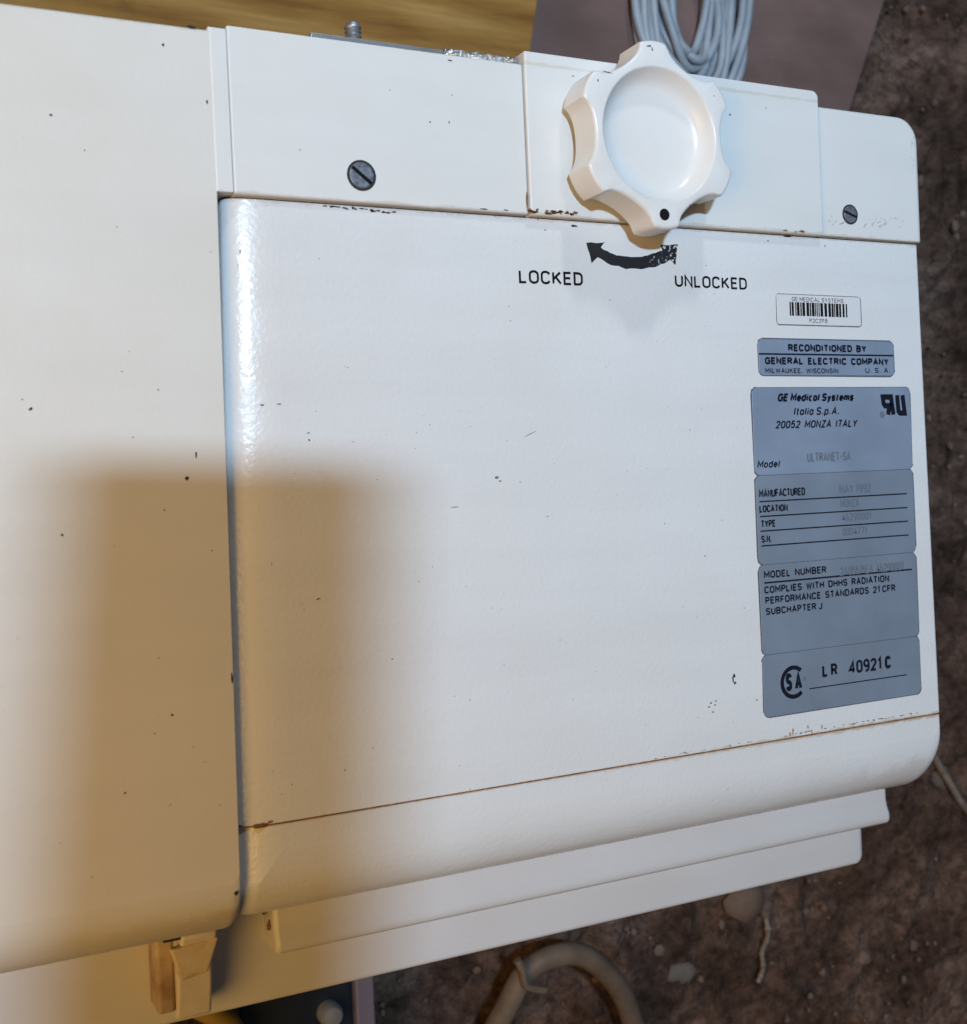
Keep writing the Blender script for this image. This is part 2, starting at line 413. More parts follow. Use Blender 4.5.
# ------------------------------------------------------------------ lettering
def _arc(cx, cy, rx, ry, a0, a1, n=8):
    return [(cx + rx * math.cos(math.radians(a0 + (a1 - a0) * i / n)), cy + ry * math.sin(math.radians(a0 + (a1 - a0) * i / n))) for i in range(n + 1)]
def _o(x, y, w_, h, r):
    return (_arc(x + w_ - r, y + h - r, r, r, 0, 90, 5) + _arc(x + r, y + h - r, r, r, 90, 180, 5) + _arc(x + r, y + r, r, r, 180, 270, 5)
            + _arc(x + w_ - r, y + r, r, r, 270, 360, 5) + [(x + w_, y + h - r), (x + w_, y + h - r - .02)])
def _s(w_, h, r=.24):
    q = h / 2
    return (_arc(w_ - r, h - r, r, r, 15, 90, 5) + _arc(r, h - r, r, r, 90, 180, 5) + _arc(r, q + (h - q) * .5, r, (h - q) * .5, 180, 262, 4)
            + _arc(w_ - r, q * .5, r, q * .5, 82, 0, 4) + _arc(w_ - r, r, r, r, 0, -90, 5) + _arc(r, r, r, r, 270, 195, 5))
GL = {
 'A': (.66, [[(0, 0), (.33, 1), (.66, 0)], [(.11, .32), (.55, .32)]]),
 'B': (.58, [[(.30, .52)] + _arc(.34, .76, .21, .24, -90, 90) + [(0, 1), (0, 0)] + _arc(.34, .26, .24, .26, -90, 90) + [(0, .52)]]),
 'C': (.62, [_arc(.34, .72, .28, .28, 15, 90, 5) + _arc(.28, .72, .28, .28, 90, 180, 5) + _arc(.28, .28, .28, .28, 180, 270, 5) + _arc(.34, .28, .28, .28, 270, 345, 5)]),
 'D': (.60, [[(0, 0), (0, 1)] + _arc(.30, .68, .30, .32, 90, 0) + _arc(.30, .32, .30, .32, 0, -90) + [(-.05, 0)]]),
 'E': (.52, [[(.52, 1), (0, 1), (0, 0), (.52, 0)], [(0, .52), (.46, .52)]]),
 'F': (.50, [[(.50, 1), (0, 1), (0, 0)], [(0, .50), (.44, .50)]]),
 'G': (.64, [_arc(.36, .72, .28, .28, 15, 90, 5) + _arc(.28, .72, .28, .28, 90, 180, 5) + _arc(.28, .28, .28, .28, 180, 270, 5) + _arc(.36, .28, .28, .28, 270, 360, 5) + [(.64, .48), (.36, .48)]]),
 'H': (.60, [[(0, 0), (0, 1)], [(.60, 0), (.60, 1)], [(0, .52), (.60, .52)]]),
 'I': (.06, [[(.03, 0), (.03, 1)]]),
 'J': (.44, [[(.44, 1), (.44, .24)] + _arc(.22, .22, .22, .22, 0, -180)]),
 'K': (.60, [[(0, 0), (0, 1)], [(.56, 1), (.02, .42)], [(.20, .58), (.60, 0)]]),
 'L': (.48, [[(0, 1), (0, 0), (.48, 0)]]),
 'M': (.74, [[(0, 0), (0, 1), (.37, .30), (.74, 1), (.74, 0)]]),
 'N': (.60, [[(0, 0), (0, 1), (.60, 0), (.60, 1)]]),
 'O': (.64, [_o(0, 0, .64, 1, .30)]),
 'P': (.56, [[(0, 0), (0, 1)] + _arc(.32, .74, .24, .26, 90, -90) + [(0, .48)]]),
 'R': (.60, [[(0, 0), (0, 1)] + _arc(.34, .75, .24, .25, 90, -90) + [(0, .50)], [(.34, .50), (.60, 0)]]),
 'S': (.58, [_s(.58, 1)]),
 'T': (.58, [[(0, 1), (.58, 1)], [(.29, 1), (.29, 0)]]),
 'U': (.60, [[(0, 1)] + _arc(.30, .30, .30, .30, 180, 360, 10) + [(.60, 1)]]),
 'W': (.86, [[(0, 1), (.21, 0), (.43, .9), (.65, 0), (.86, 1)]]),
 'Y': (.62, [[(0, 1), (.31, .46), (.62, 1)], [(.31, .46), (.31, 0)]]),
 'Z': (.58, [[(0, 1), (.56, 1), (.02, 0), (.58, 0)]]),
 '0': (.54, [_o(0, 0, .54, 1, .26)]), '1': (.30, [[(.02, .80), (.24, 1), (.24, 0)]]),
 '2': (.54, [_arc(.27, .73, .27, .27, 170, -30, 8) + [(.02, 0), (.54, 0)]]),
 '4': (.58, [[(.42, 0), (.42, 1), (0, .26), (.58, .26)]]),
 '5': (.54, [[(.50, 1), (.06, 1), (.03, .54)] + _arc(.26, .32, .28, .32, 120, -160, 9)]),
 '6': (.54, [_o(0, 0, .54, .58, .26), _arc(.30, .66, .30, .34, 70, 180, 6) + [(0, .28)]]),
 '7': (.54, [[(0, 1), (.54, 1), (.20, 0)]]),
 '8': (.56, [_o(.03, .53, .50, .47, .22), _o(0, 0, .56, .53, .25)]),
 '9': (.54, [_o(0, .42, .54, .58, .26), [(.54, .70)] + _arc(.24, .34, .30, .34, 0, -110, 6)]),
 '.': (.10, [[(.05, 0), (.05, .15)]]), ',': (.10, [[(.07, .12), (.02, -.14)]]), '-': (.30, [[(0, .46), (.30, .46)]]),
 'a': (.46, [_o(0, 0, .46, .70, .22), [(.46, .72), (.46, 0)]]), 'c': (.44, [_arc(.23, .35, .23, .35, 50, 310, 10)]),
 'd': (.48, [_o(0, 0, .48, .70, .22), [(.48, 1), (.48, 0)]]),
 'e': (.48, [[(.02, .37), (.47, .37)] + _arc(.24, .35, .24, .35, 3, 320, 12)]),
 'i': (.06, [[(.03, 0), (.03, .70)], [(.03, .86), (.03, 1)]]), 'l': (.06, [[(.03, 0), (.03, 1)]]),
 'm': (.74, [[(0, 0), (0, .70)], [(0, .50)] + _arc(.19, .51, .18, .19, 180, 0, 6) + [(.37, 0)], [(.37, .50)] + _arc(.56, .51, .18, .19, 180, 0, 6) + [(.74, 0)]]),
 'o': (.48, [_o(0, 0, .48, .70, .23)]), 'p': (.48, [_o(0, 0, .48, .70, .22), [(0, .72), (0, -.28)]]),
 's': (.42, [_s(.42, .70, .18)]), 't': (.28, [[(.12, .95), (.12, .08), (.28, .02)], [(0, .68), (.28, .68)]]),
 'y': (.46, [[(0, .70), (.24, .04)], [(.46, .70), (.18, -.20), (.02, -.24)]]),
}
def ribbon(bm, pts, th, z):
    'stroke of one width along a line, mitred at its bends'
    P_ = [Vector((p[0], p[1])) for p in pts]
    P_ = [p for i, p in enumerate(P_) if i == 0 or (p - P_[i - 1]).length > 1e-6]
    L_, R_ = [], []
    for i, p in enumerate(P_):
        a = (p - P_[i - 1]).normalized() if i else (P_[1] - p).normalized()
        b = (P_[i + 1] - p).normalized() if i < len(P_) - 1 else a
        m = a + b
        m = m.normalized() if m.length > .05 else a
        nn = Vector((-m.y, m.x)); k = th / 2 / max(.45, nn.dot(Vector((-a.y, a.x))))
        L_.append(bm.verts.new((p.x + nn.x * k, p.y + nn.y * k, z))); R_.append(bm.verts.new((p.x - nn.x * k, p.y - nn.y * k, z)))
    for i in range(len(P_) - 1): bm.faces.new((R_[i], R_[i + 1], L_[i + 1], L_[i]))
_zk = [0]
def text(bm, s, x0, x1, top, base, z, bold=.13, shear=0.0, gap=.24):
    'lettering between two picture columns: left column x0 with its cap top and base line, right column x1'
    A = U(x0, base, 0); B = U(x0, top, 0); C = U(x1, base - (base - 370) * (x1 - x0) / (2946 - x0), 0)
    h = (B - A).length; wd = C.x - A.x; th = bold * h
    x = 0; items = []
    for ch in s:
        if ch == ' ': x += .34; continue
        g = GL[ch]; items.append((x, g[1])); x += g[0] + gap + bold * .4
    x -= gap + bold * .4
    k = (wd - th) / (x + shear)
    for x_, strokes in items:
        for st_ in strokes:
            _zk[0] = (_zk[0] + 1) % 5
            ribbon(bm, [(A.x + th / 2 + (x_ + px + shear * py) * k, A.y + th / 2 + py * (h - th)) for px, py in st_], th, z + _zk[0] * .000004)
def rule(bm, x0, y0, x1, y1, th, z):
    a = U(x0, y0); b2 = U(x1, y0 - (y0 - 370) * (x1 - x0) / (2946 - x0)); t = th / 2
    poly(bm, [(a.x, a.y - t), (b2.x, a.y - t), (b2.x, a.y + t), (a.x, a.y + t)], z - .00005, z)

ZL = .00030   # label face
ZT = .00038   # print on the labels
bm = bmesh.new()
text(bm, 'LOCKED', 519, 583, 269.5, 283.2, .00012, .175)
link('lettering', bm, M_ink, fp, False); bm = bmesh.new()
text(bm, 'UNLOCKED', 675, 747, 274.5, 286.8, .00012, .175)
link('lettering', bm, M_ink, fp, False)
bm = bmesh.new()
ar = [(303, 178), (355, 178), (343, 193), (370, 208), (405, 218), (440, 220), (480, 214), (518, 200), (513, 185), (562, 184), (556, 242),
      (541, 228), (505, 245), (460, 254), (415, 252), (370, 240), (335, 220), (316, 236)]
pts = []
for i, (x, y) in enumerate(ar):
    a = U(480 + x / 2.844, 180 + y / 2.844); x2, y2 = ar[(i + 1) % len(ar)]; b2 = U(480 + x2 / 2.844, 180 + y2 / 2.844)
    for k in range(4):
        p = a.lerp(b2, k / 4); pts.append((p.x + random.uniform(-.0003, .0003), p.y + random.uniform(-.0003, .0003)))
poly(bm, pts[::-1], .00004, .00012)
link('arrow', bm, M_worn, fp, False)

def label_plate(name, px0, py0, px1, py1, m, rad, ragged=True):
    a = U(px0, py0); c = U(px1, py1)
    o = link(name, plate(a.x, c.x, c.y, a.y, .00002, ZL, (.0002,) * 4, .0002, (rad,) * 4, 3), m, fp)
    return o, a, c
# dirt line round a label
def dirty_edge(parent, x0, x1, y0, y1, rad, wdt=.0006):
    bm = bmesh.new(); pts = rrect(x0 - wdt, x1 + wdt, y0 - wdt, y1 + wdt, (rad + wdt,) * 4, 8)
    poly(bm, [(x + random.uniform(-.0002, .0003), y + random.uniform(-.0003, .0002)) for x, y in pts], .00003, .00010)
    link('edge_grime', bm, M_edge, parent, False)

# barcode sticker
bc, a, c = label_plate('barcode_sticker', 776, 294, 861, 326.5, M_white, .0015)
dirty_edge(bc, a.x, c.x, c.y, a.y, .0015, .00035)
bm = bmesh.new()
text(bm, 'GE MEDICAL SYSTEMS', 791.5, 843, 297, 301.2, ZT, .13)
text(bm, 'P2C2P8', 809, 827, 318.6, 322.8, ZT, .13)
l_ = U(789, 302); r_b = U(847, 317.5); x = l_.x; rnd = random.Random(3)
while x < r_b.x - .0006:
    wd = rnd.choice((.0007, .0009, .0014, .0018)); wd = min(wd, r_b.x - x)
    poly(bm, [(x, r_b.y), (x + wd, r_b.y), (x + wd, l_.y), (x, l_.y)], ZT - .00004, ZT)
    x += wd + rnd.choice((.0004, .0005, .0006, .0010))
link('lettering', bm, M_ink, bc, False)

# reconditioning label
rc, a, c = label_plate('reconditioning_label', 757.7, 339, 894, 375.8, M_foil_sheen, .003)
dirty_edge(rc, a.x, c.x, c.y, a.y, .003)
bm = bmesh.new()
text(bm, 'RECONDITIONED  BY', 787.7, 866, 344, 351.5, ZT, .275)
text(bm, 'GENERAL  ELECTRIC  COMPANY', 764.6, 888.3, 357, 364.5, ZT, .275)
text(bm, 'MILWAUKEE,  WISCONSIN', 765, 838, 368, 373.2, ZT, .19)
text(bm, 'U. S. A.', 865, 890, 367.8, 373, ZT, .19)
rule(bm, 758.5, 353.9, 893, 354.2, .0009, ZT)
link('lettering', bm, M_ink2, rc, False)

# rating plate in four joined fields
NX0, NX1 = .2772, .3890
ys = [-.0808, -.1270, -.1740, -.2215, -.2543]
bm = bmesh.new()
for i in range(4):
    plate(NX0 + random.uniform(-.0002, .0002), NX1, ys[i + 1] + .00012, ys[i] - .00012, .00002, ZL - .00002 * (i % 2), (.0002,) * 4, .0002, (.0036,) * 4, 3, bm=bm)
rp = link('rating_plate', bm, [M_foil_sheen, M_foil2], fp)
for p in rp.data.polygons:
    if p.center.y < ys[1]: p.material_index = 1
bm = bmesh.new()
for i in range(4):
    wdt = .0006
    pts = rrect(NX0 - wdt, NX1 + wdt * .8, ys[i + 1] - .0003, ys[i] + .0003, (.0038,) * 4, 8)
    poly(bm, [(x + random.uniform(-.0003, .0003), y + random.uniform(-.0002, .0002)) for x, y in pts], .00003, .00010 + .00001 * i)
link('edge_grime', bm, M_edge, rp, False)
bm = bmesh.new()
text(bm, 'GE Medical Systems', 777, 854, 393.4, 401.8, ZT, .27, .22)
text(bm, 'Italia S.p.A.', 793, 840, 407.3, 415.5, ZT, .20, .22)
text(bm, '20052  MONZA  ITALY', 775, 857.5, 420.8, 428.8, ZT, .20, .22)
text(bm, 'Model', 756.8, 780.3, 460.8, 468.2, ZT, .20, .2)
text(bm, 'MANUFACTURED', 758.7, 804.8, 489.6, 497.7, ZT, .20)
text(bm, 'LOCATION', 759, 787.5, 505.4, 512.8, ZT, .22)
text(bm, 'TYPE', 760.6, 775.4, 520.4, 527.8, ZT, .22)
text(bm, 'S.N.', 761, 771.5, 535.6, 543, ZT, .22)
rule(bm, 759, 501.7, 906.4, 0, .0007, ZT); rule(bm, 759.6, 516.6, 906.8, 0, .0007, ZT)
rule(bm, 760.2, 531.2, 907.5, 0, .0007, ZT); rule(bm, 761, 546, 908, 0, .0007, ZT)
text(bm, 'MODEL  NUMBER', 763.6, 826, 571.2, 578.6, ZT, .22)
rule(bm, 764, 583, 911.5, 0, .0009, ZT)
text(bm, 'COMPLIES  WITH  DHHS  RADIATION', 764, 888.7, 586.4, 593.8, ZT, .22)
text(bm, 'PERFORMANCE  STANDARDS  21 CFR', 765, 895, 597, 604.4, ZT, .22)
text(bm, 'SUBCHAPTER J', 765.5, 822, 608, 615.2, ZT, .22)
text(bm, 'L R', 822, 837.3, 664.8, 677.3, ZT, .22)
text(bm, '40921', 848.5, 881.5, 661, 674.2, ZT, .20)
text(bm, 'C', 884.6, 890.8, 656, 669, ZT, .25)
rule(bm, 808.8, 688.7, 906.4, 0, .0006, ZT)
# the round mark: open ring holding two letters
c0 = U(793.2, 682); ro = .0089; ri = .0066
ring_pts = [(c0.x + ro * math.cos(math.radians(a)), c0.y + ro * math.sin(math.radians(a))) for a in range(48, 313, 6)]
ring_in = [(c0.x + ri * math.cos(math.radians(a)), c0.y + ri * math.sin(math.radians(a))) for a in range(48, 313, 6)]
for i in range(len(ring_pts) - 1):
    poly(bm, [ring_pts[i], ring_pts[i + 1], ring_in[i + 1], ring_in[i]], ZT - .00004, ZT)
text(bm, 'S', 785.7, 792, 673.5, 691.5, ZT, .22)
text(bm, 'A', 794.6, 802, 672.5, 690.5, ZT, .22)
# the reversed R and U recognised-component mark
def mark(pp, th, dz):
    ribbon(bm, [U(740 + x / 5.09, 370 + y / 5.09)[:2] for x, y in pp], th, ZT + dz)
mark([(779, 228), (766, 138), (724, 138), (729, 172), (736, 182), (771, 182)], .0031, 0)
mark([(757, 182), (752, 228)], .0031, .000004)
mark([(797, 128), (804, 210), (812, 219), (836, 219), (824, 128)], .0031, .000008)
link('lettering', bm, M_ink2, rp, False)
bm = bmesh.new()
for px, py, r0 in ((881.8, 414.8, .0019), (804.2, 678.8, .0012)):
    c1 = U(px, py)
    poly(bm, [(c1.x + r0 * math.cos(k * math.pi / 8), c1.y + r0 * math.sin(k * math.pi / 8)) for k in range(16)], ZT - .00004, ZT)
link('lettering', bm, M_typed, rp, False)
bm = bmesh.new(); text(bm, 'ULTRANET-SA', 806.8, 850.6, 452.8, 462.3, ZT, .20); link('typed_lettering', bm, M_typed, rp, False)
bm = bmesh.new(); text(bm, 'MAY 1992', 839, 870.6, 484.8, 494, ZT, .20); link('typed_lettering', bm, M_typed, rp, False)
bm = bmesh.new(); text(bm, 'MONZA', 840, 859, 499.2, 507.8, ZT, .20); link('typed_lettering', bm, M_typed, rp, False)
bm = bmesh.new(); text(bm, '46290001', 841, 871, 513.4, 521.5, ZT, .20); link('typed_lettering', bm, M_typed, rp, False)
bm = bmesh.new(); text(bm, '0004771', 842, 866.7, 527.8, 536, ZT, .20); link('typed_lettering', bm, M_typed, rp, False)
bm = bmesh.new(); text(bm, '2A05515EA  46290001', 839.8, 903.5, 567, 576, ZT, .20); link('typed_lettering', bm, M_typed, rp, False)

# ------------------------------------------------------------------ chips and rust on the paint
def blob(bm, px, py, rx, ry, z, rot=0.0, n=11):
    c = U(px, py, z); k = .00046
    pts = []
    for i in range(n):
        a = 2 * math.pi * i / n; s = random.uniform(.5, 1.15)
        x, y = rx * k * s * math.cos(a), ry * k * s * math.sin(a)
        pts.append((c.x + x * math.cos(rot) - y * math.sin(rot), c.y + x * math.sin(rot) + y * math.cos(rot)))
    poly(bm, pts, z - .00002, z + .00009)
bm = bmesh.new()
for a in ((734, 676, 2.2, 2.5), (735, 683, 2, 2.2), (733, 679.5, 1.0, 4), (711, 703, 1.6, 1.0), (715, 705, 1.2, .8), (709, 707, 2, .7), (713, 712, 1.6, .8), (716, 701, .8, 1.2),
          (308.5, 433, 1.5, .8), (309, 440, 1.2, 1.0), (279, 404, 3.0, .6), (262, 405, 2.5, .6), (240, 251, 1, 1), (238, 265, .8, .8), (318, 599, 3, .6, .2), (455, 507, 6, .35, .05), (530, 434, 9, .3, .4),
          (392, 659, 1.2, .5), (744, 608, .8, .6), (763, 620, .6, 1), (757, 700, 1, 1), (705, 556, .9, .9), (345, 770, .9, .7), (610, 300, .7, .7), (722, 520, .6, .6), (560, 640, .6, .5), (690, 430, .7, .5), (470, 700, .6, .6), (574, 226, 4.5, 1.2), (788, 236.5, 6, 1.2), (768, 241, 1.5, .7), (772, 233, 3, .6), (825, 246, 1, 1)):
    blob(bm, *a[:4], z=.00006, rot=a[4] if len(a) > 4 else 0)
for i in range(16): blob(bm, 326 + i * 4.4 + random.uniform(-2, 2), 206.0 + i * .42 + random.uniform(-.8, .8), random.uniform(1.5, 4.0), random.uniform(.5, 1.6), .00005)
for i in range(60): blob(bm, random.uniform(262, 740), random.uniform(235, 800) , random.uniform(.25, .7), random.uniform(.25, .6), .00006)
tag(link('paint_chips', bm, M_chip, fp, False), kind='stuff')
bm = bmesh.new()
for i in range(46):
    t = random.random() ** .6; px = 640 + t * 285 + random.uniform(-9, 9); py = 763 + (px - 640) * (713.5 - 763) / 285 - 1.6
    blob(bm, px, py - random.uniform(0, 1.2), random.uniform(1, 3.5), random.uniform(.25, .7), .00006)
for px, py in ((793, 731), (808, 727), (812, 733), (822, 727), (790, 734)): blob(bm, px, py, 1.0, 3.0, .00006)
for a in ((497, 477.5, 2.5, 1.5), (500, 481, 1.6, 1.0), (240, 826, 3, 1.5), (262, 825, 4, 1), (270, 822, 3, 1.4), (520, 482, 1, .6), (495, 216, 1, .6), (538, 219, 1, 1), (545, 230, .8, .8)): blob(bm, *a, z=.00006)
tag(link('rust_marks', bm, M_rust, fp, False), kind='stuff')
bm = bmesh.new()
for i in range(30):
    px = 530 + random.random() ** 1.6 * 46; blob(bm, px, 211.6 + (px - 530) * .062 + random.uniform(-2.2, 1), random.uniform(1.5, 4), random.uniform(.6, 1.8), .0035)
for a in ((785, 230.4, 4, 1.2), (802, 231.4, 6, 1.5), (796, 232, 3, .8), (527, 198, .8, 10), (573, 76, 2, .8), (766, 108, 1, .5)): blob(bm, *a, z=.0035)
tag(link('rust_marks', bm, M_rust, blk, False), kind='stuff')
bm = bmesh.new()
for a in ((450, 60.5, 3, .8), (430, 122, 1, .8), (449, 122, .8, 1.4), (484, 209, 5, .8), (506, 210, 3, .6), (452, 95, .7, .5), (300, 150, .7, .6), (390, 90, .6, .5)): blob(bm, *a, z=ZB + .0001)
tag(link('paint_chips', bm, M_chip, rail, False), kind='stuff')
bm = bmesh.new()
for a in ((649, 46, 4, 1, .3), (652, 49, .8, 2.4, .5), (607, 72, 6, .5, -.1), (730, 115, 1.2, 1.4, 0), (714, 96, 1.0, .5, 0), (598, 80, .8, 1.6, .2), (690, 205, .8, .6, 0)): blob(bm, *a[:4], z=KZ1 + .00005, rot=a[4])
tag(link('scuff_marks', bm, M_chip, knob, False), kind='stuff')
bm = bmesh.new()
for i in range(26): blob(bm, random.gauss(884, 9), random.gauss(222, 5), random.uniform(1, 3.5), random.uniform(.3, 1), .0011, .6)
for i in range(12): blob(bm, random.gauss(838, 8), random.gauss(224, 3), random.uniform(1, 4), random.uniform(.3, .9), .0011, .5)
for i in range(12): blob(bm, 914 + random.uniform(-3, 1), random.uniform(128, 170), random.uniform(.4, 1), random.uniform(.6, 2), .0011)
tag(link('scuff_marks', bm, M_smudge, cap, False), kind='stuff')
bm = bmesh.new()
for i in range(14): blob(bm, random.uniform(5, 222), random.uniform(60, 900), random.uniform(.3, .9), random.uniform(.3, .8), .0027)
for a in ((31, 409, 2, 1.6), (51, 115, 1.6, 1), (163, 45, 1.4, 1.6), (62, 535, 1.4, 1.2), (187, 478, 2, 2), (207, 102, 1, 2), (236, 893, 2.2, 2.2), (125, 793, 1.2, 1), (172, 715, 1.4, 1.2), (232, 678, 1, 5), (196, 455, 1, 3.4), (192, 27, 5, 1.5)): blob(bm, *a, z=.0027)
tag(link('paint_chips', bm, M_chip, lc, False), kind='stuff')

# ------------------------------------------------------------------ ledge, base plate and latch under the covers
def extrude_x(prof, x0, x1, bm=None, segs=1):
    bm = bm or bmesh.new(); rows = []
    for i in range(segs + 1):
        x = x0 + (x1 - x0) * i / segs
        rows.append([bm.verts.new((x, y, z)) for y, z in prof])
    n = len(prof)
    for A, B in zip(rows, rows[1:]):
        for k in range(n): bm.faces.new((A[k], A[(k + 1) % n], B[(k + 1) % n], B[k]))
    bm.faces.new(rows[0]); bm.faces.new(rows[-1][::-1])
    return bm
prof = [(-.290, -.055), (-.290, -.0328), (-.3130, -.0328), (-.3220, -.0325), (-.3260, -.0316), (-.3290, -.0303), (-.3315, -.0300),
        (-.3338, -.0304), (-.3353, -.0318), (-.3360, -.0345), (-.3360, -.055)]
le = link('ledge', extrude_x(prof, .0185, .3925), M_ledge, unit, sharp=35)
mod = le.modifiers.new('bevel', 'BEVEL'); mod.width = .0022; mod.segments = 3; mod.limit_method = 'ANGLE'; mod.angle_limit = math.radians(50)
bm = bmesh.new()
for i in range(9):
    c = Vector((.0187, -.314 - random.uniform(0, .012), -.046 + random.uniform(-.006, .008)))
    stone(bm, c, random.uniform(.0012, .0026), .6, i)
tag(link('rust_marks', bm, M_rust, le), kind='stuff')
link('base_plate', plate(-.45, .3893, -.3640, -.300, -.095, -.0500, (.002, .004, .0025, .002), .0030, (.001, .006, .001, .001)), M_ledge, unit)

# latch hanging below the left cover
z = -.020
a = U(186, 938, z)
lt = link('latch', extrude_x([(-.3260, -.047), (-.3150, -.0475), (-.3118, -.018), (-.3135, -.0155), (-.3270, -.0225), (-.3300, -.0280), (-.3420, -.0300), (-.3560, -.0345), (-.3560, -.047)],
                             U(178, 960, -.025).x, U(214, 960, -.025).x), M_beige, unit, sharp=30)
mod = lt.modifiers.new('bevel', 'BEVEL'); mod.width = .0014; mod.segments = 3; mod.limit_method = 'ANGLE'; mod.angle_limit = math.radians(30)
x0 = U(168, 950, -.022).x; x1 = U(217, 950, -.022).x
bm = bmesh.new()
q = [(x0, -.3180, -.0165), (x1, -.3165, -.0165), (x1 - .004, -.3330, -.0225), (x0 + .005, -.3345, -.0225)]
hi = [bm.verts.new(p) for p in q]; lo = [bm.verts.new((p[0], p[1], p[2] - .005)) for p in q]
bm.faces.new(hi[::-1]); bm.faces.new(lo)
for i in range(4): bm.faces.new((hi[i], hi[(i + 1) % 4], lo[(i + 1) % 4], lo[i]))
hk = link('latch_hook', bm, M_tan, lt, False)
mod = hk.modifiers.new('bevel', 'BEVEL'); mod.width = .0012; mod.segments = 3
bm = plate(x0 - .003, x1 - .003, -.3145, -.3085, -.046, -.017, (.0004,) * 4, .0004)
link('latch_slot', bm, M_dark, lt)
bm = plate(x0 - .0035, x0 + .0050, -.3520, -.3100, -.049, -.0335, (.002,) * 4, .003, (.002,) * 4)
link('latch_bracket', bm, M_lug, lt)

# ------------------------------------------------------------------ things behind the unit
def wood(name, stops, rot, scale=6, rough=.55):
    m, N, L, b = mat(name, stops[0][1], .75, 0, .15)
    n = nz(N, L, scale, 6, .6, (1.2, 9, 1), rot)
    w = N.new('ShaderNodeTexWave'); w.wave_type = 'BANDS'; w.bands_direction = 'Y'
    w.inputs['Scale'].default_value = 9; w.inputs['Distortion'].default_value = 7; w.inputs['Detail'].default_value = 3; w.inputs['Detail Scale'].default_value = .8
    tc = N.new('ShaderNodeTexCoord'); mp = N.new('ShaderNodeMapping'); L.new(tc.outputs['Object'], mp.inputs[0]); L.new(mp.outputs[0], w.inputs[0])
    mp.inputs['Rotation'].default_value = (0, 0, rot); mp.inputs['Scale'].default_value = (.35, 1.3, 1)
    ad = N.new('ShaderNodeMix'); ad.data_type = 'FLOAT'; ad.inputs[0].default_value = .15
    L.new(n.outputs['Fac'], ad.inputs[2]); L.new(w.outputs['Fac'], ad.inputs[3])
    r = ramp(N, L, ad.outputs[0], stops)
    fg = nz(N, L, 40, 5, .7, (.35, 5, 1), rot); ml = N.new('ShaderNodeMix'); ml.data_type = 'RGBA'; ml.blend_type = 'MULTIPLY'; ml.inputs[0].default_value = .5
    rf = ramp(N, L, fg.outputs['Fac'], [(.30, .45), (.62, 1.0)]); L.new(r.outputs[0], ml.inputs[6]); L.new(rf.outputs[0], ml.inputs[7])
    sp = nz(N, L, 16, 4, .6); rs = ramp(N, L, sp.outputs['Fac'], [(.62, 0.0), (.72, .6)])
    L.new(mixc(N, L, rs.outputs[0], ml.outputs[2], tuple(c * .35 for c in stops[0][1])), b.inputs['Base Color'])
    bp = N.new('ShaderNodeBump'); bp.inputs['Strength'].default_value = .25; bp.inputs['Distance'].default_value = .002
    L.new(ad.outputs[0], bp.inputs['Height']); L.new(bp.outputs[0], b.inputs['Normal'])
    return m
M_wood = wood('yellow_plywood', [(.30, (.22, .100, .023)), (.5, (.34, .172, .042)), (.7, (.44, .245, .075))], .28)
M_brown = noisy('stained_brown_board', [(.3, (.13, .074, .060)), (.7, (.23, .14, .12))], 7, .6, 0, .1, .002, (1, 2, 1))
zt = -.30
e0 = U(541, -20, zt); e1 = U(528, 70, zt)
def prism(pts, z0, z1):
    bm = bmesh.new(); lo = [bm.verts.new((x, y, z0)) for x, y in pts]; hi = [bm.verts.new((x, y, z1)) for x, y in pts]; n = len(pts)
    bm.faces.new(hi); bm.faces.new(lo[::-1])
    for i in range(n): bm.faces.new((lo[i], lo[(i + 1) % n], hi[(i + 1) % n], hi[i]))
    bmesh.ops.recalc_face_normals(bm, faces=bm.faces)
    bmesh.ops.bevel(bm, geom=list(bm.edges), offset=.002, segments=2, affect='EDGES')
    return bm
dx = (e0 - e1) / (e0 - e1).length
p0 = e1 - dx * .04; p1 = e0 + dx * .30
tag(link('wooden_board', prism([(-.55, p0.y + .01), (p0.x, p0.y), (p1.x, p1.y), (-.55, p1.y + .05)], GZ - .02, zt), M_wood),
    'yellow brown wooden board with visible grain lying behind the top left of the unit', 'board')
zt2 = -.365
f0 = U(884, 4, zt2); f1 = U(848, 118, zt2); d2 = (f0 - f1) / (f0 - f1).length
f_lo = f1 - d2 * .02; f_hi = f0 + d2 * .3
tag(link('brown_board', prism([(p0.x - .05, f_lo.y - .03), (f_lo.x, f_lo.y), (f_hi.x, f_hi.y), (p0.x - .05, f_hi.y)], GZ - .015, zt2), M_brown),
    'dark reddish brown flat board on the dirt under the cable coil', 'board')
# cable coil
M_cable = noisy('grey_blue_cable', [(.3, (.25, .28, .31)), (.7, (.40, .43, .46))], 25, .45, 0, .05, .001)
zc = zt2 + .006
cc = U(684, -4, zc); bm = bmesh.new(); rc_ = random.Random(5)
for k in range(16):
    a_ = .018 + (k % 8) * .0056 + rc_.uniform(-.003, .003); b_ = .056 + (k % 8) * .0060 + rc_.uniform(-.006, .006); zz = zc + (k // 8) * .007 + rc_.uniform(0, .003)
    ph = rc_.uniform(0, 6); dxk = rc_.uniform(-.007, .007)
    tube(bm, [(cc.x + dxk + a_ * math.cos(t) * (1 + .09 * math.sin(2 * t + ph)) - .03 * b_ * math.sin(t), cc.y + b_ * math.sin(t), zz + .003 * math.sin(3 * t + ph)) for t in [2 * math.pi * i / 72 for i in range(72)]], .0037, 10, True)
tag(link('coiled_cable', bm, M_cable), 'coil of grey blue electrical cable on the brown board behind the knob', 'cable')

